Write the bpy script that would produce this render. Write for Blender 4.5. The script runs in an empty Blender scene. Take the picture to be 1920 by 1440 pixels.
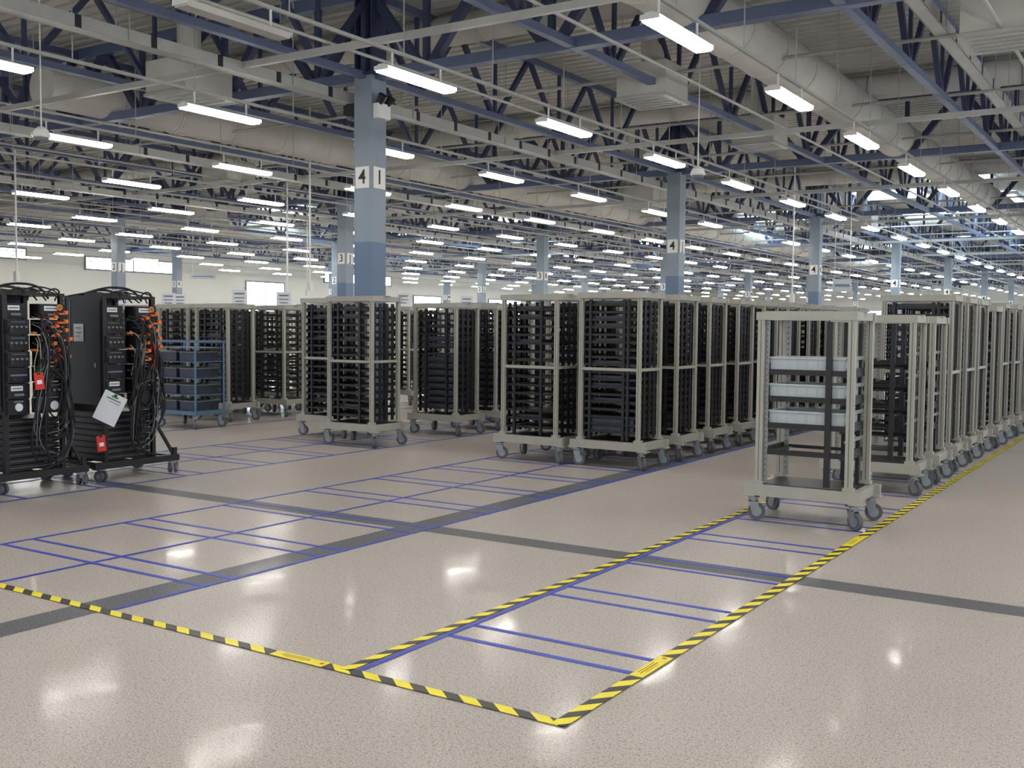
import bpy, math, random
from mathutils import Vector, Matrix
random.seed(7)
scene = bpy.context.scene
COL = scene.collection
KIDS = {}

# ------------------------------------------------------------------ materials
def lin(c):
    return tuple((x/12.92 if x <= 0.04045 else ((x+0.055)/1.055)**2.4) for x in c)
def rgb(r, g, b):
    return lin((r/255., g/255., b/255.)) + (1.0,)

def mat(name, col, rough=0.5, metal=0.0, var=0.12, scale=6.0, emis=None, estr=0.0, spec=0.5, bump=0.0):
    m = bpy.data.materials.new(name); m.use_nodes = True
    nt = m.node_tree; b = nt.nodes['Principled BSDF']
    b.inputs['Roughness'].default_value = rough
    b.inputs['Metallic'].default_value = metal
    b.inputs['Specular IOR Level'].default_value = spec
    tc = nt.nodes.new('ShaderNodeTexCoord')
    nz = nt.nodes.new('ShaderNodeTexNoise'); nz.inputs['Scale'].default_value = scale; nz.inputs['Detail'].default_value = 4
    nt.links.new(tc.outputs['Object'], nz.inputs['Vector'])
    rp = nt.nodes.new('ShaderNodeValToRGB')
    rp.color_ramp.elements[0].position = 0.3; rp.color_ramp.elements[1].position = 0.7
    rp.color_ramp.elements[0].color = tuple(c*(1-var) for c in col[:3])+(1,)
    rp.color_ramp.elements[1].color = tuple(min(1, c*(1+var)) for c in col[:3])+(1,)
    nt.links.new(nz.outputs['Fac'], rp.inputs['Fac'])
    nt.links.new(rp.outputs['Color'], b.inputs['Base Color'])
    if bump > 0:
        bp = nt.nodes.new('ShaderNodeBump'); bp.inputs['Strength'].default_value = bump; bp.inputs['Distance'].default_value = 0.01
        nt.links.new(nz.outputs['Fac'], bp.inputs['Height']); nt.links.new(bp.outputs['Normal'], b.inputs['Normal'])
    if emis:
        b.inputs['Emission Color'].default_value = emis
        b.inputs['Emission Strength'].default_value = estr
    return m

M = {}
M['frame'] = mat('rack_paint', rgb(164, 162, 152), 0.45, var=0.06)
M['frame2'] = mat('rack_galvanised', rgb(140, 142, 140), 0.35, 0.3, var=0.1)
M['black'] = mat('black_steel', rgb(27, 27, 31), 0.45, var=0.25)
M['tray'] = mat('dark_module', rgb(52, 58, 72), 0.4, var=0.3, scale=9)
M['tyre'] = mat('grey_rubber', rgb(88, 92, 98), 0.6)
M['hub'] = mat('caster_zinc', rgb(150, 156, 160), 0.35, 0.6)
M['tote'] = mat('grey_tote_plastic', rgb(176, 184, 188), 0.5, var=0.04)
M['chord'] = mat('truss_blue_paint', rgb(92, 104, 132), 0.5, var=0.1, scale=2)
M['web'] = mat('truss_navy_paint', rgb(54, 64, 92), 0.5, var=0.15, scale=2)
M['colup'] = mat('column_grey_blue', rgb(134, 147, 158), 0.5, var=0.06, scale=1.5)
M['collow'] = mat('column_deep_blue', rgb(100, 122, 148), 0.5, var=0.06, scale=1.5)
M['white'] = mat('white_enamel', rgb(224, 224, 221), 0.5, var=0.03)
M['ink'] = mat('black_ink', rgb(22, 24, 30), 0.6, var=0.05)
M['duct'] = mat('duct_grey', rgb(190, 187, 179), 0.5, var=0.10, scale=1.2)
M['deck'] = mat('roof_deck_grey', rgb(188, 186, 179), 0.6, var=0.12, scale=0.5)
M['galv'] = mat('galvanised_tray', rgb(170, 170, 166), 0.45, 0.1, var=0.08, scale=3)
M['wall'] = mat('painted_wall', rgb(208, 208, 200), 0.7, var=0.04, scale=0.3)
M['lamp'] = mat('fluorescent_diffuser', rgb(255, 252, 248), 0.5, var=0.01, emis=(1.0, 0.955, 0.895, 1), estr=37.0)
M['sky'] = mat('daylight_glass', rgb(235, 245, 255), 0.3, var=0.02, emis=(0.62, 0.83, 1.0, 1), estr=12.0)
M['bluetape'] = mat('blue_floor_tape', rgb(50, 72, 180), 0.45, var=0.10, scale=12)
M['yelltape'] = mat('yellow_tape', rgb(238, 222, 34), 0.4, var=0.05, scale=20)
M['bluetrolley'] = mat('trolley_blue_paint', rgb(88, 118, 146), 0.45)
M['orange'] = mat('orange_plastic', rgb(232, 120, 40), 0.4)
M['red'] = mat('red_plastic', rgb(205, 45, 38), 0.4)
M['green'] = mat('green_plastic', rgb(60, 130, 60), 0.4)
M['paper'] = mat('paper', rgb(222, 226, 232), 0.7, var=0.02)
M['labelblue'] = mat('pale_blue_label', rgb(110, 124, 150), 0.6)
M['wirewhite'] = mat('cable_white', rgb(170, 164, 146), 0.5)
M['tube'] = mat('grey_machine', rgb(116, 120, 126), 0.5)
M['hole'] = mat('punched_hole_shadow', rgb(90, 90, 85), 0.7, var=0.05)

def math_node(nt, op, a, b=None, clamp=False):
    n = nt.nodes.new('ShaderNodeMath'); n.operation = op; n.use_clamp = clamp
    for i, v in enumerate((a, b)):
        if v is None: continue
        if isinstance(v, (int, float)): n.inputs[i].default_value = v
        else: nt.links.new(v, n.inputs[i])
    return n.outputs[0]

def make_floor_mat(name, p0, c0, p1, c1, coat, coatr, spec):
    m = bpy.data.materials.new(name); m.use_nodes = True
    nt = m.node_tree; b = nt.nodes['Principled BSDF']
    tc = nt.nodes.new('ShaderNodeTexCoord')
    def noise(scale, detail=3, rough=0.6):
        n = nt.nodes.new('ShaderNodeTexNoise'); n.inputs['Scale'].default_value = scale
        n.inputs['Detail'].default_value = detail; n.inputs['Roughness'].default_value = rough
        nt.links.new(tc.outputs['Object'], n.inputs['Vector']); return n.outputs['Fac']
    def ramp(fac, p0, c0, p1, c1):
        r = nt.nodes.new('ShaderNodeValToRGB'); e = r.color_ramp.elements
        e[0].position = p0; e[0].color = c0; e[1].position = p1; e[1].color = c1
        nt.links.new(fac, r.inputs['Fac']); return r.outputs['Color']
    base = ramp(noise(115, 4, 0.8), p0, c0, p1, c1)
    chip = ramp(noise(55, 2, 0.5), 0.34, (0.62, 0.61, 0.60, 1), 0.44, (1, 1, 1, 1))
    bigc = ramp(noise(0.45, 4), 0.3, (0.90, 0.89, 0.88, 1), 0.7, (1.0, 1.0, 1.0, 1))
    mx = nt.nodes.new('ShaderNodeMixRGB'); mx.blend_type = 'MULTIPLY'; mx.inputs[0].default_value = 1
    nt.links.new(base, mx.inputs[1]); nt.links.new(bigc, mx.inputs[2])
    m3 = nt.nodes.new('ShaderNodeMixRGB'); m3.blend_type = 'MULTIPLY'; m3.inputs[0].default_value = .7
    nt.links.new(mx.outputs[0], m3.inputs[1]); nt.links.new(chip, m3.inputs[2])
    nt.links.new(m3.outputs[0], b.inputs['Base Color'])
    b.inputs['Roughness'].default_value = 0.40
    b.inputs['Specular IOR Level'].default_value = spec
    b.inputs['Coat Weight'].default_value = coat
    rr = nt.nodes.new('ShaderNodeMapRange'); nt.links.new(noise(2.2, 3), rr.inputs[0])
    rr.inputs[1].default_value = 0.35; rr.inputs[2].default_value = 0.65
    rr.inputs[3].default_value = coatr*.3; rr.inputs[4].default_value = coatr
    nt.links.new(rr.outputs[0], b.inputs['Coat Roughness'])
    bp = nt.nodes.new('ShaderNodeBump'); bp.inputs['Strength'].default_value = 0.07; bp.inputs['Distance'].default_value = 0.02
    nt.links.new(noise(1.4, 1), bp.inputs['Height']); nt.links.new(bp.outputs[0], b.inputs['Coat Normal'])
    return m
M['floor'] = make_floor_mat('polished_terrazzo', .36, rgb(138, 132, 127), .62, rgb(214, 207, 199), .25, .17, .17)
M['stripe'] = make_floor_mat('charcoal_terrazzo', .38, rgb(56, 59, 64), .62, rgb(134, 136, 140), .12, .16, .10)

def make_hazard():
    m = bpy.data.materials.new('hazard_tape'); m.use_nodes = True
    nt = m.node_tree; b = nt.nodes['Principled BSDF']
    tc = nt.nodes.new('ShaderNodeTexCoord'); sp = nt.nodes.new('ShaderNodeSeparateXYZ')
    nt.links.new(tc.outputs['Object'], sp.inputs[0])
    a = math_node(nt, 'MULTIPLY', math_node(nt, 'ADD', sp.outputs['X'], math_node(nt, 'MULTIPLY', sp.outputs['Y'], 1.2)), 1/0.195)
    f = math_node(nt, 'FRACT', math_node(nt, 'ADD', a, 1000.0))
    g = math_node(nt, 'GREATER_THAN', f, 0.52)
    mx = nt.nodes.new('ShaderNodeMixRGB'); nt.links.new(g, mx.inputs[0])
    mx.inputs[1].default_value = rgb(242, 226, 36); mx.inputs[2].default_value = rgb(44, 44, 42)
    nt.links.new(mx.outputs[0], b.inputs['Base Color']); b.inputs['Roughness'].default_value = 0.4
    return m
M['hazard'] = make_hazard()

# ------------------------------------------------------------------ mesh builder
class MB:
    def __init__(s): s.v = []; s.f = []; s.mi = []; s.mats = []
    def _m(s, k):
        if k not in s.mats: s.mats.append(k)
        return s.mats.index(k)
    def hull8(s, pts, k):
        o = len(s.v); s.v += [tuple(p) for p in pts]; i = s._m(k)
        for q in ((0,3,2,1),(4,5,6,7),(0,1,5,4),(1,2,6,5),(2,3,7,6),(3,0,4,7)):
            s.f.append(tuple(o+a for a in q)); s.mi.append(i)
        return s
    def box(s, cx, cy, cz, sx, sy, sz, k):
        x0,x1,y0,y1,z0,z1 = cx-sx/2,cx+sx/2,cy-sy/2,cy+sy/2,cz-sz/2,cz+sz/2
        return s.hull8([(x0,y0,z0),(x1,y0,z0),(x1,y1,z0),(x0,y1,z0),(x0,y0,z1),(x1,y0,z1),(x1,y1,z1),(x0,y1,z1)], k)
    def beam(s, a, b, w, k, h=None):
        a = Vector(a); b = Vector(b); d = (b-a).normalized()
        up = Vector((0,0,1)) if abs(d.z) < 0.95 else Vector((1,0,0))
        r = d.cross(up).normalized(); u = r.cross(d).normalized()
        h = w if h is None else h
        pts = []
        for p in (a, b):
            for (i, j) in ((-1,-1),(1,-1),(1,1),(-1,1)):
                pts.append(p + r*i*w/2 + u*j*h/2)
        return s.hull8(pts, k)
    def cyl(s, a, b, r, k, n=16, r2=None):
        a = Vector(a); b = Vector(b); d = (b-a).normalized()
        up = Vector((0,0,1)) if abs(d.z) < 0.95 else Vector((1,0,0))
        x = d.cross(up).normalized(); y = d.cross(x).normalized()
        r2 = r if r2 is None else r2; o = len(s.v); i = s._m(k)
        for p, rr in ((a, r), (b, r2)):
            for t in range(n):
                an = 2*math.pi*t/n
                s.v.append(tuple(p + x*math.cos(an)*rr + y*math.sin(an)*rr))
        for t in range(n):
            s.f.append((o+t, o+(t+1)%n, o+n+(t+1)%n, o+n+t)); s.mi.append(i)
        s.f.append(tuple(o+t for t in range(n))[::-1]); s.mi.append(i)
        s.f.append(tuple(o+n+t for t in range(n))); s.mi.append(i)
        return s
    def quad(s, pts, k):
        o = len(s.v); s.v += [tuple(p) for p in pts]; s.f.append(tuple(range(o, o+len(pts)))); s.mi.append(s._m(k)); return s
    def mesh(s, name):
        m = bpy.data.meshes.new(name); m.from_pydata(s.v, [], s.f)
        for k in s.mats: m.materials.append(M[k])
        m.polygons.foreach_set('material_index', s.mi); m.update(); return m

def link(o): COL.objects.link(o); return o
def obj(name, mb, loc=(0,0,0), rot=(0,0,0), parent=None):
    me = mb.mesh(name) if isinstance(mb, MB) else mb
    o = bpy.data.objects.new(name, me); o.location = loc; o.rotation_euler = rot
    link(o)
    if parent is not None:
        o.parent = parent; KIDS.setdefault(parent.name, []).append(o)
    return o
def empty(name, loc=(0,0,0), rot=(0,0,0)):
    o = bpy.data.objects.new(name, None); o.location = loc; o.rotation_euler = rot
    o.empty_display_size = 0.2; return link(o)
def tag(o, label, cat, group=None):
    o['label'] = label; o['category'] = cat
    if group: o['group'] = group
    return o
def dup(root, loc, rot=None, label=None):
    n = root.copy(); COL.objects.link(n); n.location = loc
    if rot is not None: n.rotation_euler = rot
    if label: n['label'] = label
    def rec(src, dst):
        for c in KIDS.get(src.name, []):
            k = c.copy(); COL.objects.link(k); k.parent = dst
            KIDS.setdefault(dst.name, []).append(k); rec(c, k)
    rec(root, n); return n
SP, CP = 0.5432, 0.8396
def vis(x, y, m=0.57):
    D = -x*SP + y*CP; L = x*CP + y*SP
    return D > 1.5 and abs(L/D) < m
def dist(x, y): return -x*SP + y*CP

# ------------------------------------------------------------------ room shell
XL, XR, Y0, Y1, ZC = -50.0, 8.0, -8.0, 112.0, 7.25
def structure(o): o['kind'] = 'structure'; return o
structure(obj('floor', MB().quad([(XL,Y0,0),(XR,Y0,0),(XR,Y1,0),(XL,Y1,0)], 'floor')))
structure(obj('trim_1', MB().quad([(-5.60,Y0,.0006),(-5.345,Y0,.0006),(-5.345,Y1,.0006),(-5.60,Y1,.0006)], 'stripe')))
structure(obj('trim_2', MB().quad([(XL,6.85,.0008),(XR,6.85,.0008),(XR,7.10,.0008),(XL,7.10,.0008)], 'stripe')))
mb = MB(); i = mb._m('deck'); n = int((Y1-Y0)/0.3); prof = []
for k in range(n+1):
    y = Y0+k*0.3
    prof += [(y, ZC), (y+0.13, ZC), (y+0.16, ZC+0.07), (y+0.27, ZC+0.07)]
for (y, z) in prof: mb.v += [(XL, y, z), (XR, y, z)]
for k in range(len(prof)-1):
    mb.f.append((2*k, 2*k+2, 2*k+3, 2*k+1)); mb.mi.append(i)
structure(obj('ceiling', mb))
structure(obj('wall_west', MB().box(XL-0.1, (Y0+Y1)/2, ZC/2, 0.2, Y1-Y0, ZC, 'wall')))
structure(obj('wall_north', MB().box((XL+XR)/2, Y1+0.1, ZC/2, XR-XL, 0.2, ZC, 'wall')))
wn = 1
for (y, w, z, h) in ((48, 3.2, 3.4, 2.0), (65, 3.4, 3.2, 1.6), (38, 6.0, 4.95, 0.6), (57, 7.0, 5.0, 0.6), (76, 5, 3.2, 1.6), (88, 5.0, 3.2, 1.6), (29, 5, 5.2, .45)):
    mb = MB().box(0.0, 0, 0, 0.04, w, h, 'sky')
    mb.box(0.02, 0, h/2+0.04, 0.08, w+0.16, 0.08, 'tube').box(0.02, 0, -h/2-0.04, 0.08, w+0.16, 0.08, 'tube')
    mb.box(0.02, w/2+0.04, 0, 0.08, 0.08, h, 'tube').box(0.02, -w/2-0.04, 0, 0.08, 0.08, h, 'tube').box(0.02, 0, 0, 0.07, 0.06, h, 'tube')
    structure(obj('window_%d' % wn, mb, (XL+0.03, y, z))); wn += 1
for (x, w, z, h) in ((-6, 8, 2.6, 2.2), (-18, 8, 2.6, 2.2), (-30, 6, 3.0, 1.4)):
    mb = MB().box(0.0, 0, 0, w, 0.04, h, 'sky')
    mb.box(0, -.02, h/2+.05, w+.2, .08, .1, 'white').box(0, -.02, -h/2-.05, w+.2, .08, .1, 'white')
    for q in range(5): mb.box(-w/2+q*w/4, -.02, 0, .08, .07, h, 'white')
    structure(obj('window_%d' % wn, mb, (x, Y1-.03, z))); wn += 1
for (x, y, sx, sy) in ((-10.2, 43.5, 2.6, 3.0), (-10.2, 52, 2.6, 3.4), (-17.3, 50, 2.6, 3), (-17.3, 70, 2.6, 3), (-28.5, 62, 2.6, 3), (-28.5, 44, 2.6, 3), (-40, 50, 2.6, 3), (-10.2, 66, 2.6, 3.4), (-13.4, 82, 2.6, 3.4), (-7.1, 47, 2.2, 3), (-7.1, 57, 2.2, 3.4), (-7.1, 40, 2.2, 2.6), (-36, 36, 2.4, 2.6), (-40, 70, 2.6, 3.4), (-32, 80, 2.6, 3.4)):
    mb = MB().box(0, 0, 0, sx, sy, 0.03, 'sky')
    for (a, b, c, d) in ((0, sy/2, sx+.1, .1), (0, -sy/2, sx+.1, .1), (sx/2, 0, .1, sy), (-sx/2, 0, .1, sy)):
        mb.box(a, b, -0.03, c, d, 0.12, 'white')
    structure(obj('window_%d' % wn, mb, (x, y, ZC-0.06))); wn += 1

# ------------------------------------------------------------------ columns
BX, BY = 11.55, 12.25
CX0, CY0 = -11.5, 13.4
numch = {0: '4', 1: '3', 2: '2', 3: '1'}; letch = 'IJKLMNOPQ'
tcache = {}
def text_mesh(s, size):
    if (s, size) in tcache: return tcache[(s, size)]
    cu = bpy.data.curves.new('digit', 'FONT'); cu.body = s; cu.size = size; cu.extrude = 0.002; cu.offset = 0.002
    cu.align_x = 'CENTER'; cu.align_y = 'CENTER'
    t = bpy.data.objects.new('tmp', cu); COL.objects.link(t)
    bpy.context.view_layer.update()
    me = bpy.data.meshes.new_from_object(t.evaluated_get(bpy.context.evaluated_depsgraph_get()))
    bpy.data.objects.remove(t); me.materials.clear(); me.materials.append(M['ink']); tcache[(s, size)] = me
    return me
cw = 0.37
shaft_low = MB().box(0, 0, 1.54, cw, cw, 3.08, 'collow').mesh('column_lower_band')
shaft_up = MB().box(0, 0, 4.43, cw, cw, 2.70, 'colup').mesh('column_shaft')
mbh = MB().box(0, 0, 6.5, 0.1, cw, 1.44, 'web').box(cw/2-.015, 0, 6.5, .03, cw, 1.44, 'web').box(-cw/2+.015, 0, 6.5, .03, cw, 1.44, 'web').box(0,0,5.80,.5,.5,.04,'web')
head = mbh.mesh('column_head')
plac = MB().box(0, 0, 0, 0.29, 0.012, 0.35, 'white').mesh('number_placard')
for a in range(4):
    for b in range(8):
        x, y = CX0-a*BX, CY0+b*BY
        if not vis(x, y): continue
        r = empty('steel_column', (x, y, 0))
        tag(r, 'square steel column, grey-blue above a deeper blue band', 'column', 'hall columns')
        obj('column_lower_band', shaft_low, parent=r); obj('column_shaft', shaft_up, parent=r); obj('column_head', head, parent=r)
        zl = 4.13 if (a == 0 and b == 0) else 3.86
        obj('number_placard', plac, (0, -cw/2-0.008, zl), parent=r)
        obj('letter_placard', plac, (cw/2+0.008, 0, zl), (0, 0, math.pi/2), parent=r)
        obj('painted_number', text_mesh(numch[a], 0.33), (0, -cw/2-0.018, zl), (math.pi/2, 0, 0), parent=r)
        obj('painted_letter', text_mesh(letch[b], 0.33), (cw/2+0.018, 0, zl), (math.pi/2, 0, math.pi/2), parent=r)
e = obj('emergency_light', MB().box(0, 0, 0, 0.12, 0.3, 0.24, 'white').cyl((0.02, -0.1, 0.12), (0.12, -0.12, 0.24), 0.05, 'ink', 12, 0.07).cyl((0.02, 0.1, 0.12), (0.12, 0.12, 0.24), 0.05, 'ink', 12, 0.07), (CX0+cw/2+0.062, CY0, 5.2))
tag(e, 'white twin-spot emergency light fixed to a blue steel column', 'emergency light')
e = obj('junction_box', MB().box(0, 0, 0, 0.26, 0.2, 0.2, 'ink').box(-.1, 0, -.12, .1, .1, .06, 'tube'), (CX0-cw/2-0.132, CY0, 5.28))
tag(e, 'dark electrical box fixed to a blue steel column', 'electrical box')

# ------------------------------------------------------------------ trusses
def truss_meshes(L, cwid, axis):
    def P(t, z): return (0, t, z) if axis == 'y' else (t, 0, z)
    def ch(z, w, h):
        m = MB()
        m.box(0, L/2, z, w, L, h, 'chord') if axis == 'y' else m.box(L/2, 0, z, L, w, h, 'chord')
        return m
    bot = ch(0, cwid, cwid*0.8).mesh('bottom_chord'); top = ch(1.34, cwid, cwid).mesh('top_chord')
    m = MB(); n = 5; s = L/n; w = cwid*0.66
    for i in range(n):
        t0 = i*s
        m.beam(P(t0+s*0.02, 1.30), P(t0+s*0.46, 0.02), w, 'web')
        m.beam(P(t0+s*0.54, 0.02), P(t0+s*0.98, 1.30), w, 'web')
        m.beam(P(t0+s*0.5, 0.02), P(t0+s*0.5, 1.30), w*0.7, 'web')
        m.beam(P(t0+s*0.36, 0.0), P(t0+s*0.64, 0.0), w*1.3, 'chord')
    return bot, top, m.mesh('web_members')
ta = truss_meshes(BY-0.02, 0.13, 'y'); tb = truss_meshes(BX-0.02, 0.20, 'x')
ZT = 5.78
def truss(parts, loc, label, group):
    r = empty('roof_truss', loc); tag(r, label, 'roof truss', group)
    for p, nm in zip(parts, ('bottom_chord', 'top_chord', 'web_members')): obj(nm, p, parent=r)
for k in range(-10, 3):
    x = CX0 + 3.85*k
    for b in range(-1, 8):
        y = CY0+b*BY
        if vis(x, y, .8) or vis(x, y+BY, .6):
            truss(ta, (x, y+0.01, ZT), 'blue steel lattice truss under the corrugated roof deck', 'secondary roof trusses')
for a in range(-1, 4):
    for b in range(-0, 8):
        x, y = CX0-a*BX-BX, CY0+b*BY
        if vis(x, y, .6) or vis(x+BX, y, .8):
            truss(tb, (x+0.01, y, ZT+0.02), 'heavy blue steel girder truss spanning between columns', 'main roof girders')

# ------------------------------------------------------------------ ceiling lights
LX0, LXS, LY0, LYS, ZL = -4.74, 3.86, 10.55, 3.73, 4.88
hood = MB(); L2 = 0.71
hood.hull8([(-.11,-L2,.0),(.11,-L2,.0),(.11,L2,.0),(-.11,L2,.0),(-.04,-L2,.035),(.04,-L2,.035),(.04,L2,.035),(-.04,L2,.035)], 'white')
for t in (-.5, .5): hood.box(0, t, .12, .02, .02, .19, 'white')
hood.box(0, L2+.004, -.015, .22, .008, .055, 'white').box(0, -L2-.004, -.015, .22, .008, .055, 'white')
hoodm = hood.mesh('ceiling_light')
def difmesh(k):
    dif = MB(); dif.hull8([(-.088,-L2+.01,-.06),(.088,-L2+.01,-.06),(.088,L2-.01,-.06),(-.088,L2-.01,-.06),(-.108,-L2+.005,-.001),(.108,-L2+.005,-.001),(.108,L2-.005,-.001),(-.108,L2-.005,-.001)], k)
    return dif.mesh('light_diffuser')
difm = difmesh('lamp')
lr = obj('ceiling_light', hoodm, (LX0, LY0, ZL)); tag(lr, 'long white fluorescent ceiling light hanging from a lighting rail', 'ceiling light', 'fluorescent ceiling lights')
obj('light_diffuser', difm, parent=lr)
def rowx(j): return LX0-LXS*j + {1: .14, 2: .10}.get(j, 0)
cand = []
for j in range(-2, 12):
    for k in range(-4, 27):
        if (j == 0 and k == 0) or (j == 1 and k == -1): continue
        x, y = rowx(j), LY0+LYS*k*(1+.012*max(j,0)) + 0.22*j
        near = (x*x+y*y) < 20**2 and k >= -3 and y > -4
        if vis(x, y, .54) or (near and j < 5): cand.append((dist(x, y) if vis(x, y, .54) else 1000+abs(y), x, y))
cand = [c for c in cand if c[2] < 110]
cand.sort()
for (_, x, y) in cand[:297]: dup(lr, (x, y, ZL))
rest = cand[297:]
if rest:
    mb = MB()
    for (_, x, y) in rest:
        mb.box(x, y, ZL+.03, .2, 1.42, .04, 'white'); mb.box(x, y, ZL-.03, .18, 1.38, .06, 'lamp')
    o = obj('ceiling_light', mb); tag(o, 'long white fluorescent ceiling lights on lighting rails', 'ceiling light', 'fluorescent ceiling lights'); o['kind'] = 'stuff'
ul = obj('ceiling_light', hoodm, (rowx(1), LY0-LYS+.9, ZL)); tag(ul, 'unlit white fluorescent ceiling light on a lighting rail', 'ceiling light', 'fluorescent ceiling lights')
obj('light_diffuser', difmesh('duct'), parent=ul)
for j in range(-1, 12):
    mb = MB().box(0, 52, 0, 0.04, 104, 0.04, 'galv')
    for q in range(0, 52): mb.box(0, q*2+.5, 1.05, 0.012, 0.012, 2.12, 'galv')
    o = obj('lighting_rail', mb, (rowx(j), 4, ZL+0.235)); tag(o, 'long pale metal lighting rail hung on thin rods', 'lighting rail', 'lighting rails')

def tray(x, z, y0, y1, w=.28):
    mb = MB(); L = y1-y0
    mb.box(0, L/2, 0, w, L, 0.02, 'galv').box(-w/2, L/2, .07, .015, L, .16, 'galv').box(w/2, L/2, .07, .015, L, .16, 'galv')
    for q in range(int(L/1.15)):
        mb.box(w/2+.011, q*1.15+.5, .07, .008, .09, .16, 'ink')
        mb.box(.0, q*1.15+.5, .10, w*.8, .06, .02, 'ink')
    for q in range(int(L/3)):
        for s in (-1, 1): mb.box(s*(w/2+.02), q*3+1, (7.24-z)/2, .012, .012, 7.24-z, 'galv')
    o = obj('cable_tray', mb, (x, y0, z)); tag(o, 'pale galvanised slotted cable tray below the trusses', 'cable tray', 'cable trays')
tray(-12.0, 5.42, 2, 100, .24); tray(-19.6, 5.42, 2, 100); tray(-3.2, 6.0, 6, 100, .2); tray(-26.4, 5.4, 10, 100)
def pipe(a, b, r, lab, k='galv', n=8, name='pipe'):
    a = Vector(a); b = Vector(b)
    o = obj(name, MB().cyl((0,0,0), b-a, r, k, n), a); tag(o, lab, 'pipe', 'ceiling pipes')
for x in (-2.2, -6.8, -10.2, -14.2, -18.0, -22.0, -26.0, -30.6, -34.9, -39, -43):
    pipe((x, 4, 5.62), (x, 108, 5.62), 0.025, 'thin pale sprinkler pipe under the roof')
for q in range(22):
    y = 8.2+q*4.1
    pipe((-48, y, 5.98), (6, y, 5.98), 0.030, 'thin pale pipe crossing under the roof trusses')
for q in range(9):
    y = 11+q*9.0
    o = obj('steel_beam', MB().box(-21, 0, 0, 54, .08, .09, 'galv'), (0, y, 5.52)); tag(o, 'pale painted cross beam hung below the trusses', 'beam', 'pale cross beams')
def duct(a, b, r, name='air_duct'):
    a = Vector(a); b = Vector(b); d = b-a; L = d.length; d.normalize()
    mb = MB().cyl((0,0,0), d*L, r, 'duct', 28); t = 1.5
    while t < L:
        mb.cyl(d*t, d*(t+.05), r+.018, 'duct', 28); t += 1.5
    o = obj(name, mb, a)
    for p in o.data.polygons: p.use_smooth = len(p.vertices) == 4
    tag(o, 'large round pale grey ventilation duct under the roof', 'air duct', 'round ventilation ducts')
duct((-5.95, 10.5, 6.18), (-5.95, 66, 6.18), 0.42)
duct((-18.4, 12, 6.18), (-18.4, 80, 6.18), 0.40)
duct((-37.5, 20, 6.18), (-37.5, 90, 6.18), 0.4)
for y, x1 in ((15.2, -6.5), (23.4, 2), (36.2, 2), (52, 2)):
    duct((-48, y, 6.92), (x1, y, 6.92), 0.26)
for (x, y, z, s) in ((-7.85, 16.45, 5.85, .9), (-2.2, 15.4, 5.85, 1.0), (-7.8, 21.6, 5.85, .9), (-14.5, 12.2, 5.85, 1.0), (-22.2, 20, 5.85, 1.0), (-14.5, 30, 5.8, 1.0), (-10.6, 40.5, 5.8, 1.0), (-30, 26, 5.8, 1.0)):
    mb = MB().box(0, 0, 0, s, s, .55, 'duct').box(0, 0, -.29, s+.06, s+.06, .05, 'galv').cyl((0,0,.27), (0,0,7.24-z), .2, 'duct', 16)
    for q in range(5): mb.box(0, -s*.4+q*s*.2, -.325, s*.85, .02, .02, 'galv')
    o = obj('air_diffuser', mb, (x, y, z)); tag(o, 'boxy pale grey air diffuser hanging from the roof ducts', 'air diffuser', 'air diffusers')

for (x, y, z) in ((-7.25, 17.05, 4.36), (-14.6, 9.5, 4.5), (-19, 38, 4.3)):
    r = empty('pendant_dome', (x, y, z)); tag(r, 'small white dome antenna hanging on a thin rod', 'ceiling antenna', 'hanging domes')
    mb = MB(); n = 20; prof = [(0.004, .14), (.05, .135), (.10, .09), (.125, .03), (.13, 0.0), (.11, -.02), (0.004, -.025)]
    ii = mb._m('white')
    for (rr, zz) in prof:
        for t in range(n): mb.v.append((rr*math.cos(2*math.pi*t/n), rr*math.sin(2*math.pi*t/n), zz))
    for a in range(len(prof)-1):
        for t in range(n): mb.f.append((a*n+t, a*n+(t+1)%n, (a+1)*n+(t+1)%n, (a+1)*n+t)); mb.mi.append(ii)
    obj('dome', mb, parent=r); obj('lower_band', MB().cyl((0,0,-.06),(0,0,-.02),.09,'tube',20,.11), parent=r)
    obj('rod', MB().cyl((0,0,.12),(0,0,7.24-z),.011,'white',8), parent=r)
for (x, y, z0) in ((-9.6, 29.5, 2.7), (-23.5, 14.6, 2.9), (-20.9, 20.9, 2.6), (-19, 19.8, 2.8), (-27, 28, 3), (-13.6, 30, 3)):
    z1 = 7.24
    o = obj('power_drop_pole', MB().box(0, 0, (z1-z0)/2, .035, .035, z1-z0, 'white').box(0, 0, -.1, .12, .1, .24, 'white'), (x, y, z0))
    tag(o, 'slim white power drop hanging from the roof with a socket box', 'power drop', 'power drops')

# ------------------------------------------------------------------ floor tapes
def tape(p, L, ang, w, k, z, label, cat, name, group):
    mb = MB(); mb.box(L/2, 0, 0, L, w, 0.0012, k)
    o = obj(name, mb, (p[0], p[1], z), (0, 0, ang)); tag(o, label, cat, group); return o
BLB = 'thin blue marking tape on the polished floor'
def blue_x(x0, x1, y): tape((x0, y), x1-x0, 0, .040, 'bluetape', .0020, BLB, 'floor tape', 'blue_floor_tape', 'blue floor marking tapes')
def blue_y(x, y0, y1): tape((x, y0), y1-y0, math.pi/2, .036, 'bluetape', .0034, BLB, 'floor tape', 'blue_floor_tape', 'blue floor marking tapes')
blue_y(-3.385, 3.87, 24); blue_y(-5.32, 3.87, 40); blue_y(-6.5, 3.87, 40); blue_y(-7.6, 4.55, 40)
for k in range(9):
    for yy in (4.60, 4.84): blue_x(-3.37, -2.26, yy+1.09*k)
for k in range(8):
    for yy in (4.57, 4.82): blue_x(-7.6, -5.3, yy+1.09*k)
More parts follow.
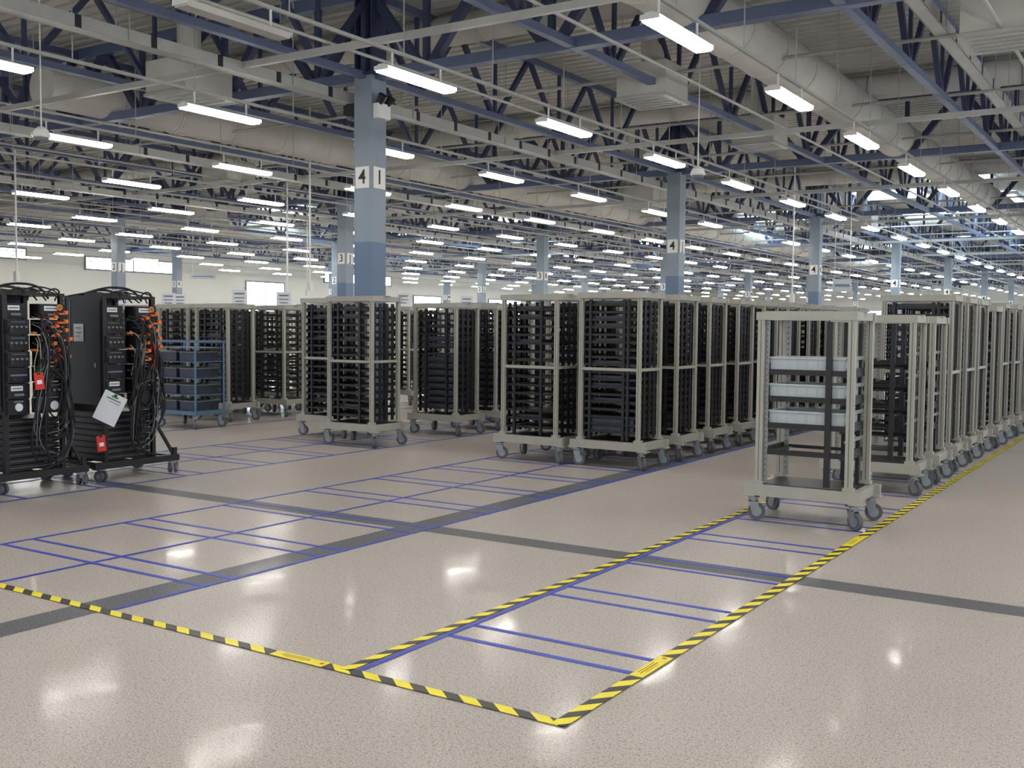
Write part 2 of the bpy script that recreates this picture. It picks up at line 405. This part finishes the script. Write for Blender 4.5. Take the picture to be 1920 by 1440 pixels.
for x in (-9.4, -10.45, -11.5): blue_y(x, 4.6, 30)
for k in range(0, 12):
    for yy in (4.57, 4.82): blue_x(-11.5, -9.4, yy+1.09*k)
for x in (-13.6, -14.7): blue_y(x, 4.6, 30)
HZ = 'yellow and black striped hazard tape on the polished floor'
h1 = tape((-8.2, 3.83), 6.02, 0, .068, 'hazard', .0048, HZ, 'hazard tape', 'hazard_tape', 'hazard tapes')
h2 = tape((-2.21, 3.80), 60, math.pi/2, .072, 'hazard', .0062, HZ, 'hazard tape', 'hazard_tape', 'hazard tapes')
h3 = tape((-3.445, 3.83), 20, math.pi/2, .06, 'hazard', .0062, HZ, 'hazard tape', 'hazard_tape', 'hazard tapes')
def printed(par, t, L=.36):
    mb = MB().box(0, 0, 0, L, .074, .0016, 'yelltape')
    mb.box(-.03, .016, .0012, L*.5, .003, .0006, 'ink').box(-.03, 0.0, .0012, L*.55, .004, .0006, 'ink').box(-.03, -.016, .0012, L*.4, .003, .0006, 'red').box(L*.42, 0, .0012, .018, .022, .0006, 'red')
    o = obj('printed_section', mb, (t, 0, .0016), parent=par); o['label'] = 'plain yellow printed section of the tape'
printed(h1, 4.45); printed(h2, .93); printed(h2, 4.7, .42)

# ------------------------------------------------------------------ racks
def caster_meshes():
    f = MB().box(0, 0, .205, .10, .10, .012, 'hub').cyl((0,0,.17),(0,0,.2),.035,'hub',14)
    for s in (-1, 1):
        f.hull8([(-.012,s*.028-.003,.06),(.05,s*.028-.003,.06),(.05,s*.028+.003,.06),(-.012,s*.028+.003,.06),
                 (-.045,s*.028-.003,.175),(.04,s*.028-.003,.175),(.04,s*.028+.003,.175),(-.045,s*.028+.003,.175)], 'hub')
    f.box(0, 0, .172, .085, .062, .01, 'hub')
    w = MB().cyl((0,-.02,0),(0,.02,0),.076,'tyre',24).cyl((0,-.0225,0),(0,.0225,0),.045,'hub',16).cyl((0,-.032,0),(0,.032,0),.012,'hub',8)
    return f.mesh('caster'), w.mesh('wheel')
CF, CWm = caster_meshes()
def casters(root, pts):
    for (x, y, a) in pts:
        c = obj('caster', CF, (x, y, 0), (0, 0, a), parent=root)
        obj('wheel', CWm, (.028, 0, .077), parent=c)

def shelf_mesh(W, Dp, k='black', tray=False, lip=.030, dense=0):
    m = MB()
    for s in (-1, 1):
        m.box(s*(W/2-.05), 0, 0, .10, Dp, .004, k).box(s*(W/2-.002), 0, .018, .004, Dp, .040, k)
        m.box(0, s*(Dp/2-.012), 0.004, W, .024, lip, k)
    if dense: m.box(0, .02, .010, W-.08, Dp-.06, .018, k)
    if dense > 1: m.box(-.06, 0, .03, .44, Dp-.1, .045, 'tray')
    if tray: m.box(0, 0, .036, W-.10, Dp-.05, .072, 'tray')
    return m.mesh('shelf')

def make_rack(loc, H, nsh, z0, z1, mid, label, group, trays=(), name='rack_trolley', upx=(.20,), tall=True, rot=0, upw=.035, dense=0, side=True, seed=1):
    rn = random.Random(seed)
    r = empty(name, loc, (0, 0, rot)); tag(r, label, 'rack trolley', group)
    b = MB()
    b.box(0, -.32, .275, 1.03, .05, .10, 'frame').box(0, .32, .275, 1.03, .05, .10, 'frame')
    b.box(-.44, 0, .275, .06, .60, .09, 'frame').box(.44, 0, .275, .06, .60, .09, 'frame')
    for s in (-1, 1):
        for t in (-1, 1):
            b.box(s*.47, t*.29, .222, .12, .12, .012, 'frame'); b.box(s*.395, t*.285, .34, .09, .08, .03, 'frame')
    obj('base_frame', b, parent=r)
    obj('bottom_plate', MB().box(0, 0, .325, .78, .58, .012, 'black'), parent=r)
    pw = .046 if tall else .062
    pm = MB().box(0, 0, (H+.33)/2, pw, .050, H-.33, 'frame').box(0, -.0255, (H+.33)/2, .006, .002, H-.40, 'hole').mesh('post')
    for s in (-1, 1):
        for t in (-1, 1): obj('post', pm, (s*.395, t*.287, 0), parent=r)
    tp = MB()
    for t in (-1, 1):
        tp.box(0, t*.29, H-.03, .88, .055, .072, 'frame')
        tp.box(t*.40, 0, H-.03, .055, .60, .072, 'frame')
    tp.box(0, 0, H+.012, .9, .12, .01, 'frame')
    if tall: tp.box(-.2, 0, H-.02, .04, .56, .04, 'frame').box(.2, 0, H-.02, .04, .56, .04, 'frame')
    obj('top_frame', tp, parent=r)
    if mid:
        obj('cross_rail', MB().box(0, -.285, mid, .75, .03, .036, 'frame'), parent=r)
        obj('cross_rail', MB().box(.395, 0, mid, .03, .52, .036, 'frame'), parent=r)
        obj('cross_rail', MB().box(-.395, 0, mid, .03, .52, .036, 'frame'), parent=r)
    um = MB().box(0, 0, (H+.26)/2, upw, .035, H-.42, 'black').mesh('slotted_upright')
    for x in upx:
        for t in (-1, 1): obj('slotted_upright', um, (x, t*.265, 0), parent=r)
    ms = [shelf_mesh(.72, .54, dense=d) for d in ((0,), (1, 1, 2, 0), (1, 1, 2, 2))[dense]]
    st = shelf_mesh(.72, .54, tray=True)
    for i in range(nsh):
        z = z0+(z1-z0)*i/(nsh-1)
        obj('shelf', st if i in trays else rn.choice(ms), (0, 0, z), parent=r)
    if tall and side:
        sb = MB()
        for y in (-.20, -.07, .07, .20): sb.box(0, y, (H+.26)/2, .012, .06, H-.45, 'black')
        sbm = sb.mesh('side_bracket')
        for s in (-1, 1): obj('side_bracket', sbm, (s*.364, 0, 0), parent=r)
    casters(r, ((-.44,-.29,.4), (.44,-.29,-.6), (-.44,.29,2.6), (.44,.29,.2)))
    return r
TL = 'tall grey steel rack trolley with stacked black shelves on casters'
tallA = make_rack((-5.92, 11.62, 0), 2.13, 18, .43, 1.98, 1.2, TL, 'tall rack trolleys', trays=(0,1), upx=(.18,.24,-.28), dense=2)
tallB = make_rack((-9.95, 11.46, 0), 2.11, 15, .43, 1.92, 1.2, TL, 'tall rack trolleys', upx=(.16,-.24), dense=1, seed=4)
tallC = make_rack((-9.95, 13.45, 0), 2.06, 15, .42, 1.90, None, 'tall grey rack trolley filled with dark electronics trays', 'tall rack trolleys', trays=(0,1,2,3,4,5,6,7,9,10), upx=(.2,-.2), dense=1)
tallD = make_rack((-14.5, 14.3, 0), 2.06, 13, .46, 1.88, 1.2, 'tall grey open rack trolley with thin black shelf rails', 'tall rack trolleys', upx=(.2,-.2), dense=0, side=False)
for k in range(10):
    if k: dup(tallA, (-5.92+random.uniform(-.015,.015), 11.62+1.09*k, 0), (0,0,random.uniform(-.015,.015)))
    if k < 9: dup(tallA if k % 2 else tallB, (-7.02+random.uniform(-.015,.015), 11.56+1.09*k, 0), (0,0,random.uniform(-.015,.015)))
for (x, y, t) in ((-14.5, 12.95, tallC), (-14.5, 15.5, tallB), (-15.7, 13.1, tallD), (-15.7, 14.4, tallC), (-15.7, 15.6, tallD), (-11.12, 12.15, tallB),
                  (-9.95, 14.55, tallC), (-9.95, 15.7, tallC), (-9.95, 16.8, tallA), (-9.95, 17.9, tallC), (-9.95, 19.0, tallA), (-9.95, 20.1, tallA), (-11.1, 17.2, tallA), (-11.1, 16.0, tallA), (-17.6, 13.6, tallD), (-17.6, 14.9, tallD), (-17.6, 16.1, tallB), (-18.8, 13.8, tallD), (-18.8, 15.2, tallD),
                  (-14.5, 16.8, tallD), (-14.5, 18.0, tallB), (-14.5, 19.2, tallC), (-14.5, 20.4, tallB), (-20.6, 15.6, tallD), (-20.6, 17.0, tallB), (-20.6, 18.4, tallD),
                  (-21, 20.5, tallD), (-21, 22, tallB), (-24, 18, tallD), (-24, 19.5, tallB), (-19.5, 22, tallD), (-17, 22, tallB), (-24.5, 22, tallD), (-13.3, 22.5, tallB), (-13.3, 24, tallD),
                  (-9.95, 27.5, tallD), (-9.95, 29, tallB), (-8.8, 31, tallD), (-8.8, 33, tallB), (-10.2, 34.5, tallB), (-9.9, 38, tallD), (-8.4, 36, tallD), (-12, 40, tallB)):
    dup(t, (x, y, 0), (0, 0, random.uniform(-.02,.02)))
SL = 'short grey rack trolley with four black shelves on casters'
short1 = make_rack((-2.80, 9.30, 0), 1.85, 4, .62, 1.33, None, SL, 'short rack trolleys', upx=(.20,), tall=False, upw=.05)
for s in (-1, 1):
    mb = MB().box(0, 0, 1.1, .045, .02, 1.5, 'frame2')
    for q in range(28): mb.box(0, -.011, .42+q*.05, .012, .003, .016, 'hole')
    obj('perforated_rail', mb, (s*.33, .25, 0), parent=short1)
mb = MB().box(0, 0, 1.06, .03, .02, 1.45, 'frame2')
for q in range(28): mb.box(0, -.011, .40+q*.05, .010, .003, .014, 'hole')
obj('perforated_rail', mb, (-.345, -.27, 0), parent=short1)
srm = MB().box(0, 0, 0, .03, .50, .018, 'frame2').box(.012, 0, .012, .006, .50, .024, 'frame2').mesh('side_runner')
for q in range(4): obj('side_runner', srm, (.350, 0, .74+q*.2367), parent=short1)
bl = MB()
for q in range(4): bl.box(0, 0, .62+.2367*q-.014, .06, .54, .05, 'black').box(-.66, 0, .62+.2367*q-.014, .05, .52, .03, 'black')
for q in range(4): bl.box(-.335, -.262, .62+.2367*q-.004, .70, .016, .046, 'black')
obj('side_bracket', bl, (.335, 0, 0), parent=short1)
obj('slotted_upright', MB().box(0, 0, 1.05, .03, .03, 1.42, 'black'), (.335, .20, 0), parent=short1)
short2 = dup(short1, (-2.80, 11.55, 0), (0,0,.03), SL)
dup(short1, (-2.80, 12.62, 0), (0,0,-.02), SL)
tallR = dup(tallA, (-2.82, 13.75, 0))
for k in range(1, 11): dup(tallA if k % 3 else tallC, (-2.82+random.uniform(-.03,.03), 13.75+1.05*k, 0), (0,0,random.uniform(-.03,.03)))
tm = MB(); a, b, h, t = .655, .46, .110, .008
tm.box(0,0,t/2,a,b,t,'tote').box(0,-b/2,h/2,a,t,h,'tote').box(0,b/2,h/2,a,t,h,'tote').box(-a/2,0,h/2,t,b,h,'tote').box(a/2,0,h/2,t,b,h,'tote')
tm.box(0,-b/2-.008,h-.008,a+.02,.014,.016,'tote').box(0,b/2+.008,h-.008,a+.02,.014,.016,'tote').box(-a/2-.008,0,h-.008,.014,b+.02,.016,'tote').box(a/2+.008,0,h-.008,.014,b+.02,.016,'tote')
for q in range(7): tm.box(-.26+q*.087, -b/2-.005, h*.45, .006, .006, h*.7, 'tote')
tz = [.62+(.71/3)*i for i in range(4)]
first = None
for i in (1, 2, 3):
    loc = (-2.80, 9.30, tz[i]+.020)
    if first is None:
        first = obj('plastic_tote', tm, loc); tag(first, 'shallow light grey plastic tote on a black rack shelf', 'plastic tote', 'grey totes in the short rack')
    else: dup(first, loc)

# blue trolley
TX, TY, TH = -13.95, 11.7, 1.42
bt = empty('blue_trolley', (TX, TY, 0), (0,0,.05)); tag(bt, 'blue steel trolley stacked with grey plastic crates', 'trolley')
obj('base_frame', MB().box(0,0,.26,1.0,.7,.06,'bluetrolley'), parent=bt)
pm = MB().cyl((0,0,.29),(0,0,TH),.018,'bluetrolley',10).mesh('post')
for s in (-1,1):
    for t in (-1,1): obj('post', pm, (s*.46,t*.31,0), parent=bt)
obj('top_rail', MB().box(0,-.31,TH,.95,.03,.03,'bluetrolley').box(0,.31,TH,.95,.03,.03,'bluetrolley').box(-.46,0,TH,.03,.62,.03,'bluetrolley').box(.46,0,TH,.03,.62,.03,'bluetrolley'), parent=bt)
sh = MB().box(0,0,0,.92,.62,.012,'bluetrolley').mesh('shelf')
for z in (.55,.82,1.09,1.32): obj('shelf', sh, (0,0,z), parent=bt)
casters(bt, ((-.42,-.28,.4),(.42,-.28,-.6),(-.42,.28,2.6),(.42,.28,.2)))
cm = MB().box(0,0,.075,.36,.5,.15,'tray').box(0,0,.15,.39,.53,.015,'tube'); cr = None
for z in (.295,.56,.83,1.10):
    for x in (-.22,.22):
        loc = (TX+x, TY+x*.05, z)
        if cr is None: cr = obj('plastic_crate', cm, loc, (0,0,.05)); tag(cr, 'dark grey plastic crate on the blue trolley', 'crate', 'crates on the blue trolley')
        else: dup(cr, loc)

card = None
for (x, y, z) in ((-18.4, 13.6, 2.09), (-15.7, 14.4, 2.08), (-15.7, 15.6, 2.08), (-14.5, 18.0, 2.13), (-14.5, 20.4, 2.13), (-18.8, 15.2, 2.08), (-20.6, 17, 2.13)):
    mb = MB().box(0,0,.16,.30,.02,.28,'paper').box(0,0,.005,.34,.12,.015,'white')
    mb.box(0,-.012,.23,.2,.004,.03,'tube').box(0,-.012,.15,.2,.004,.02,'tube').box(0,-.012,.08,.16,.004,.02,'tube')
    if card is None: card = obj('sign_card', mb, (x,y,z), (0,0,.6)); tag(card, 'white number card standing on top of a rack', 'sign card', 'cards on racks')
    else: dup(card, (x,y,z))
for (x, y, z, w, h) in ((-35.6, 30.6, 3.75, 1.1, .22), (-9.25, 33.3, 3.1, .6, .40)):
    o = obj('hanging_sign', MB().box(0,0,0,w,.03,h,'tote').box(0,-.018,0,w*.8,.004,h*.2,'labelblue').box(-w*.4,0,(7.24-z)/2,.01,.01,7.24-z,'white').box(w*.4,0,(7.24-z)/2,.01,.01,7.24-z,'white'), (x,y,z), (0,0,.6)); tag(o, 'small pale grey sign board hanging from the roof', 'sign', 'hanging signs')

# ------------------------------------------------------------------ black equipment racks
def curve(name, pts, r, k, parent):
    cu = bpy.data.curves.new(name, 'CURVE'); cu.dimensions = '3D'; cu.bevel_depth = r; cu.bevel_resolution = 2; cu.resolution_u = 6
    sp = cu.splines.new('BEZIER'); sp.bezier_points.add(len(pts)-1)
    for bp, p in zip(sp.bezier_points, pts):
        bp.co = p; bp.handle_left_type = bp.handle_right_type = 'AUTO'
    t = bpy.data.objects.new('tmp', cu); COL.objects.link(t); bpy.context.view_layer.update()
    me = bpy.data.meshes.new_from_object(t.evaluated_get(bpy.context.evaluated_depsgraph_get()))
    bpy.data.objects.remove(t); me.materials.clear(); me.materials.append(M[k])
    return obj(name, me, parent=parent)
def black_rack(loc, label, seed, ext):
    rnd = random.Random(seed)
    r = empty('equipment_rack', loc); tag(r, label, 'equipment rack', 'black equipment racks')
    b = MB()
    for x in (-.34, .36): b.box(x, .05, .175, .07, 1.00+ext, .07, 'black')
    for y in (-.42, 0, .40, .50+ext/2): b.box(0, y, .17, .74, .06, .06, 'black')
    b.box(.36, .50+ext/2, .24, .05, .05, .10, 'black').beam((.36,.50+ext/2,.2), (.33,.30,.62), .03, 'black')
    obj('base_frame', b, parent=r)
    pm = MB().box(0,0,1.09,.045,.045,1.8,'black').mesh('post')
    for x in (-.33, .31):
        for y in (-.32, .30): obj('post', pm, (x,y,0), parent=r)
    obj('side_panel', MB().box(-.01,-.335,1.40,.66,.015,1.16,'black').box(-.01,-.345,1.40,.58,.006,1.06,'black').box(.2,-.352,1.25,.02,.01,.05,'hub').box(-.24,-.352,1.7,.012,.004,.5,'tube'), parent=r)
    obj('back_panel', MB().box(-.345,0,1.1,.015,.66,1.75,'black'), parent=r)
    obj('top_cover', MB().box(-.02,0,1.99,.68,.68,.03,'black').box(.1,-.2,2.015,.3,.2,.03,'black').box(-.15,.15,2.02,.2,.25,.05,'black'), parent=r)
    def module(y, z, w, h, kind, off=0):
        dep = rnd.uniform(-.03, .02)+off
        m = MB().box(.26+dep, y, z, .16, w, h-.012, 'black').box(.345+dep, y, z, .012, w-.02, h-.03, 'ink')
        X = .354+dep
        if kind == 0:
            m.box(X, y-w*.08, z+h*.18, .004, w*.5, h*.30, 'paper').box(X+.003, y-w*.08, z+h*.18, .003, w*.4, h*.08, 'tube').box(X, y, z-h*.22, .02, w*.4, h*.14, 'tube')
        elif kind == 1:
            for q in range(4): m.cyl((.35+dep, y-w*.3+q*w*.2, z), (.375+dep, y-w*.3+q*w*.2, z), .012, 'tube', 10)
            m.box(X, y, z+h*.3, .004, w*.6, .006, 'tube').box(X, y-w*.3, z-h*.2, .02, w*.2, h*.3, 'black')
        elif kind == 2:
            m.box(X, y, z, .004, w*.7, h*.10, 'labelblue').box(X, y-w*.2, z-h*.25, .02, w*.2, .025, 'black')
        else:
            m.cyl((.35, y, z), (.365, y, z), w*.16, 'paper', 18).box(.356, y, z+h*.35, .006, w*.4, h*.10, 'tube')
        obj('instrument_module', m, parent=r)
    kinds = [3, 0, 2, 1, 1, 1, 0]
    for i in range(7): module(-.205, .86+i*.16, .25, .16, kinds[i])
    kinds = [3, 1, 1, 2, 1, 1, 0]
    for i in range(7): module(.18, .86+i*.16, .29, .16, kinds[i], .02)
    for i in range(12):
        z = 1.30+i*.045; yy = .17+(.09 if i % 2 else -.05)+rnd.uniform(-.03,.03)
        obj('orange_latch', MB().box(.395, yy, z, .05, .11, .018, 'orange').box(.425, yy+.045, z+.015, .03, .035, .035, 'orange').box(.42, yy-.05, z-.01, .04, .02, .03, 'ink' if i % 3 else 'red'), (0,0,0), parent=r)
    for i in range(2):
        obj('orange_latch', MB().box(.385, -.05, 1.60-i*.17, .05, .04, .02, 'orange'), parent=r)
    obj('round_badge', MB().cyl((.375,.24,1.86),(.388,.24,1.86),.032,'orange',16).cyl((.376,.24,1.86),(.392,.24,1.86),.018,'green',12), parent=r)
    for i in range(8):
        m = MB().box(-.02, -.02, .245+i*.066, .60, .60, .058, 'black')
        m.box(.283, -.02, .245+i*.066, .006, .50, .004, 'tube')
        for s in (-1, 1): m.box(.295, -.02+s*.27, .245+i*.066, .03, .02, .035, 'tray')
        m.box(-.02, -.322, .245+i*.066, .5, .004, .004, 'tube')
        obj('server_unit', m, parent=r)
    cols = ['ink','ink','wirewhite','ink','green','ink','tube','ink','tube','ink','wirewhite','ink','red','ink','ink','ink','wirewhite','ink','ink','tube','ink','ink','ink','ink','ink','tube','ink','ink','ink','wirewhite','ink','ink','ink','tube','ink','tube','ink','ink','ink','ink']
    for i, c in enumerate(cols):
        y = rnd.uniform(-.08, .30); zt = rnd.uniform(1.1, 1.8)
        zb = rnd.uniform(.20, .85) if c in ('ink','tube') else rnd.uniform(.95, 1.25)
        if c not in ('ink','tube'): zt = rnd.uniform(1.4, 1.65)
        my = rnd.uniform(-.08,.08) if i % 3 else rnd.uniform(.22, .34)
        pts = [(.37, y, zt), (.42+rnd.uniform(0,.05), y*.5+my*.5, zt-.06), (.41+rnd.uniform(0,.06), my, (zt+zb)/2+rnd.uniform(-.1,.1)), (.41, my+rnd.uniform(-.05,.05), zb+.12), (.38, rnd.uniform(-.05,.28), zb)]
        curve('cable', pts, .009 if c == 'ink' else .0045, c, r)
    for i in range(6):
        y = -.26+i*.10; q = rnd.uniform(-.06,.06)
        curve('cable', [(-.25, y-.1, 2.0), (-.05, y-.03+q, 2.035+.02*(i%3)), (.12, y+.08, 2.03+.02*(i%2)), (.24, y+.10-q, 2.00), (.335, y+.08, 1.93)], .008, 'ink', r)
    curve('cable', [(-.2,-.25,2.0),(-.05,-.15,2.07),(.1,.0,2.10),(.22,.12,2.06),(.33,.15,1.95)], .012, 'ink', r)
    for y in (-.205, .19):
        curve('carry_handle', [(.35,y-.06,1.98),(.37,y-.05,2.03),(.37,y+.05,2.03),(.35,y+.06,1.98)], .009, 'ink', r)
    for (x, y, a) in ((.3,-.38,.3),(-.3,-.38,1.3),(.34,.50+ext/2,2.2),(-.3,.50+ext/2,.5)):
        c = obj('caster', MB().box(0,0,.13,.09,.09,.02,'hub').box(0,0,.10,.03,.07,.06,'hub'), (x,y,0), (0,0,a), parent=r)
        for s in (-1, 1): obj('wheel', MB().cyl((0,-.014,0),(0,.014,0),.056,'tyre',20).cyl((0,-.017,0),(0,.017,0),.028,'hub',14), (.01, s*.032, .057), parent=c)
    return r
rb = black_rack((-10.12, 7.40, 0), 'black equipment rack with orange latches, tangled cables and a hanging paper', 3, .10)
ra = black_rack((-10.12, 6.27, 0), 'black equipment rack with orange latches, labels and tangled cables', 5, .0)
rc = black_rack((-10.12, 5.12, 0), 'black equipment rack with orange latches, labels and tangled cables', 9, .0)
p = obj('paper_sheet', MB().box(0,0,0,.25,.004,.33,'paper').box(0.0,-.004,.10,.16,.003,.008,'ink').box(.02,-.004,.07,.12,.003,.006,'tube').box(0.0,-.004,.13,.07,.003,.02,'green').box(0,-.004,.15,.03,.004,.02,'ink'), (-9.64, 7.02, .80), (0, .45, .65)); tag(p, 'white printed sheet hanging tilted from the black equipment rack', 'paper sheet')
p = obj('paper_label', MB().box(0,0,0,.17,.004,.19,'paper').box(0,-.003,.05,.1,.003,.01,'tube').box(0,-.003,0,.12,.003,.008,'tube').box(-.02,-.003,-.04,.08,.003,.008,'tube'), (-10.20, 7.40-.356, 1.60)); tag(p, 'white printed label stuck on the side of the black rack', 'label')
for (x, y, z) in ((-9.66, 6.22, 1.12), (-9.74, 6.98, .42)):
    p = obj('red_tag', MB().box(0,0,0,.02,.09,.17,'red').box(.01,0,.09,.006,.03,.05,'ink').box(.011,0,-.01,.002,.05,.04,'paper'), (x,y,z), (0.1,0,-.2)); tag(p, 'small red plastic tag hanging on the black rack', 'tag', 'red tags')

# ------------------------------------------------------------------ world, camera
w = bpy.data.worlds.new('World'); scene.world = w; w.use_nodes = True
bg = w.node_tree.nodes['Background']; bg.inputs[0].default_value = (0.85, 0.92, 1.0, 1); bg.inputs[1].default_value = 1.15

phi, th, ro = math.radians(32.9), math.radians(3.10), 0.009
F = Vector((-math.sin(phi)*math.cos(th), math.cos(phi)*math.cos(th), -math.sin(th)))
R0 = Vector((math.cos(phi), math.sin(phi), 0)); U0 = R0.cross(F)
R = R0*math.cos(ro)+U0*math.sin(ro); U = U0*math.cos(ro)-R0*math.sin(ro)
cam = bpy.data.cameras.new('Camera'); co = bpy.data.objects.new('Camera', cam); COL.objects.link(co)
mt = Matrix((R, U, -F)).transposed().to_4x4(); mt.translation = Vector((0, 0, 1.7)); co.matrix_world = mt
cam.sensor_width = 36; cam.lens = 1965/1920*36; cam.clip_end = 400; cam.clip_start = .05
scene.camera = co
scene.view_settings.view_transform = 'Standard'
scene.view_settings.exposure = -0.03
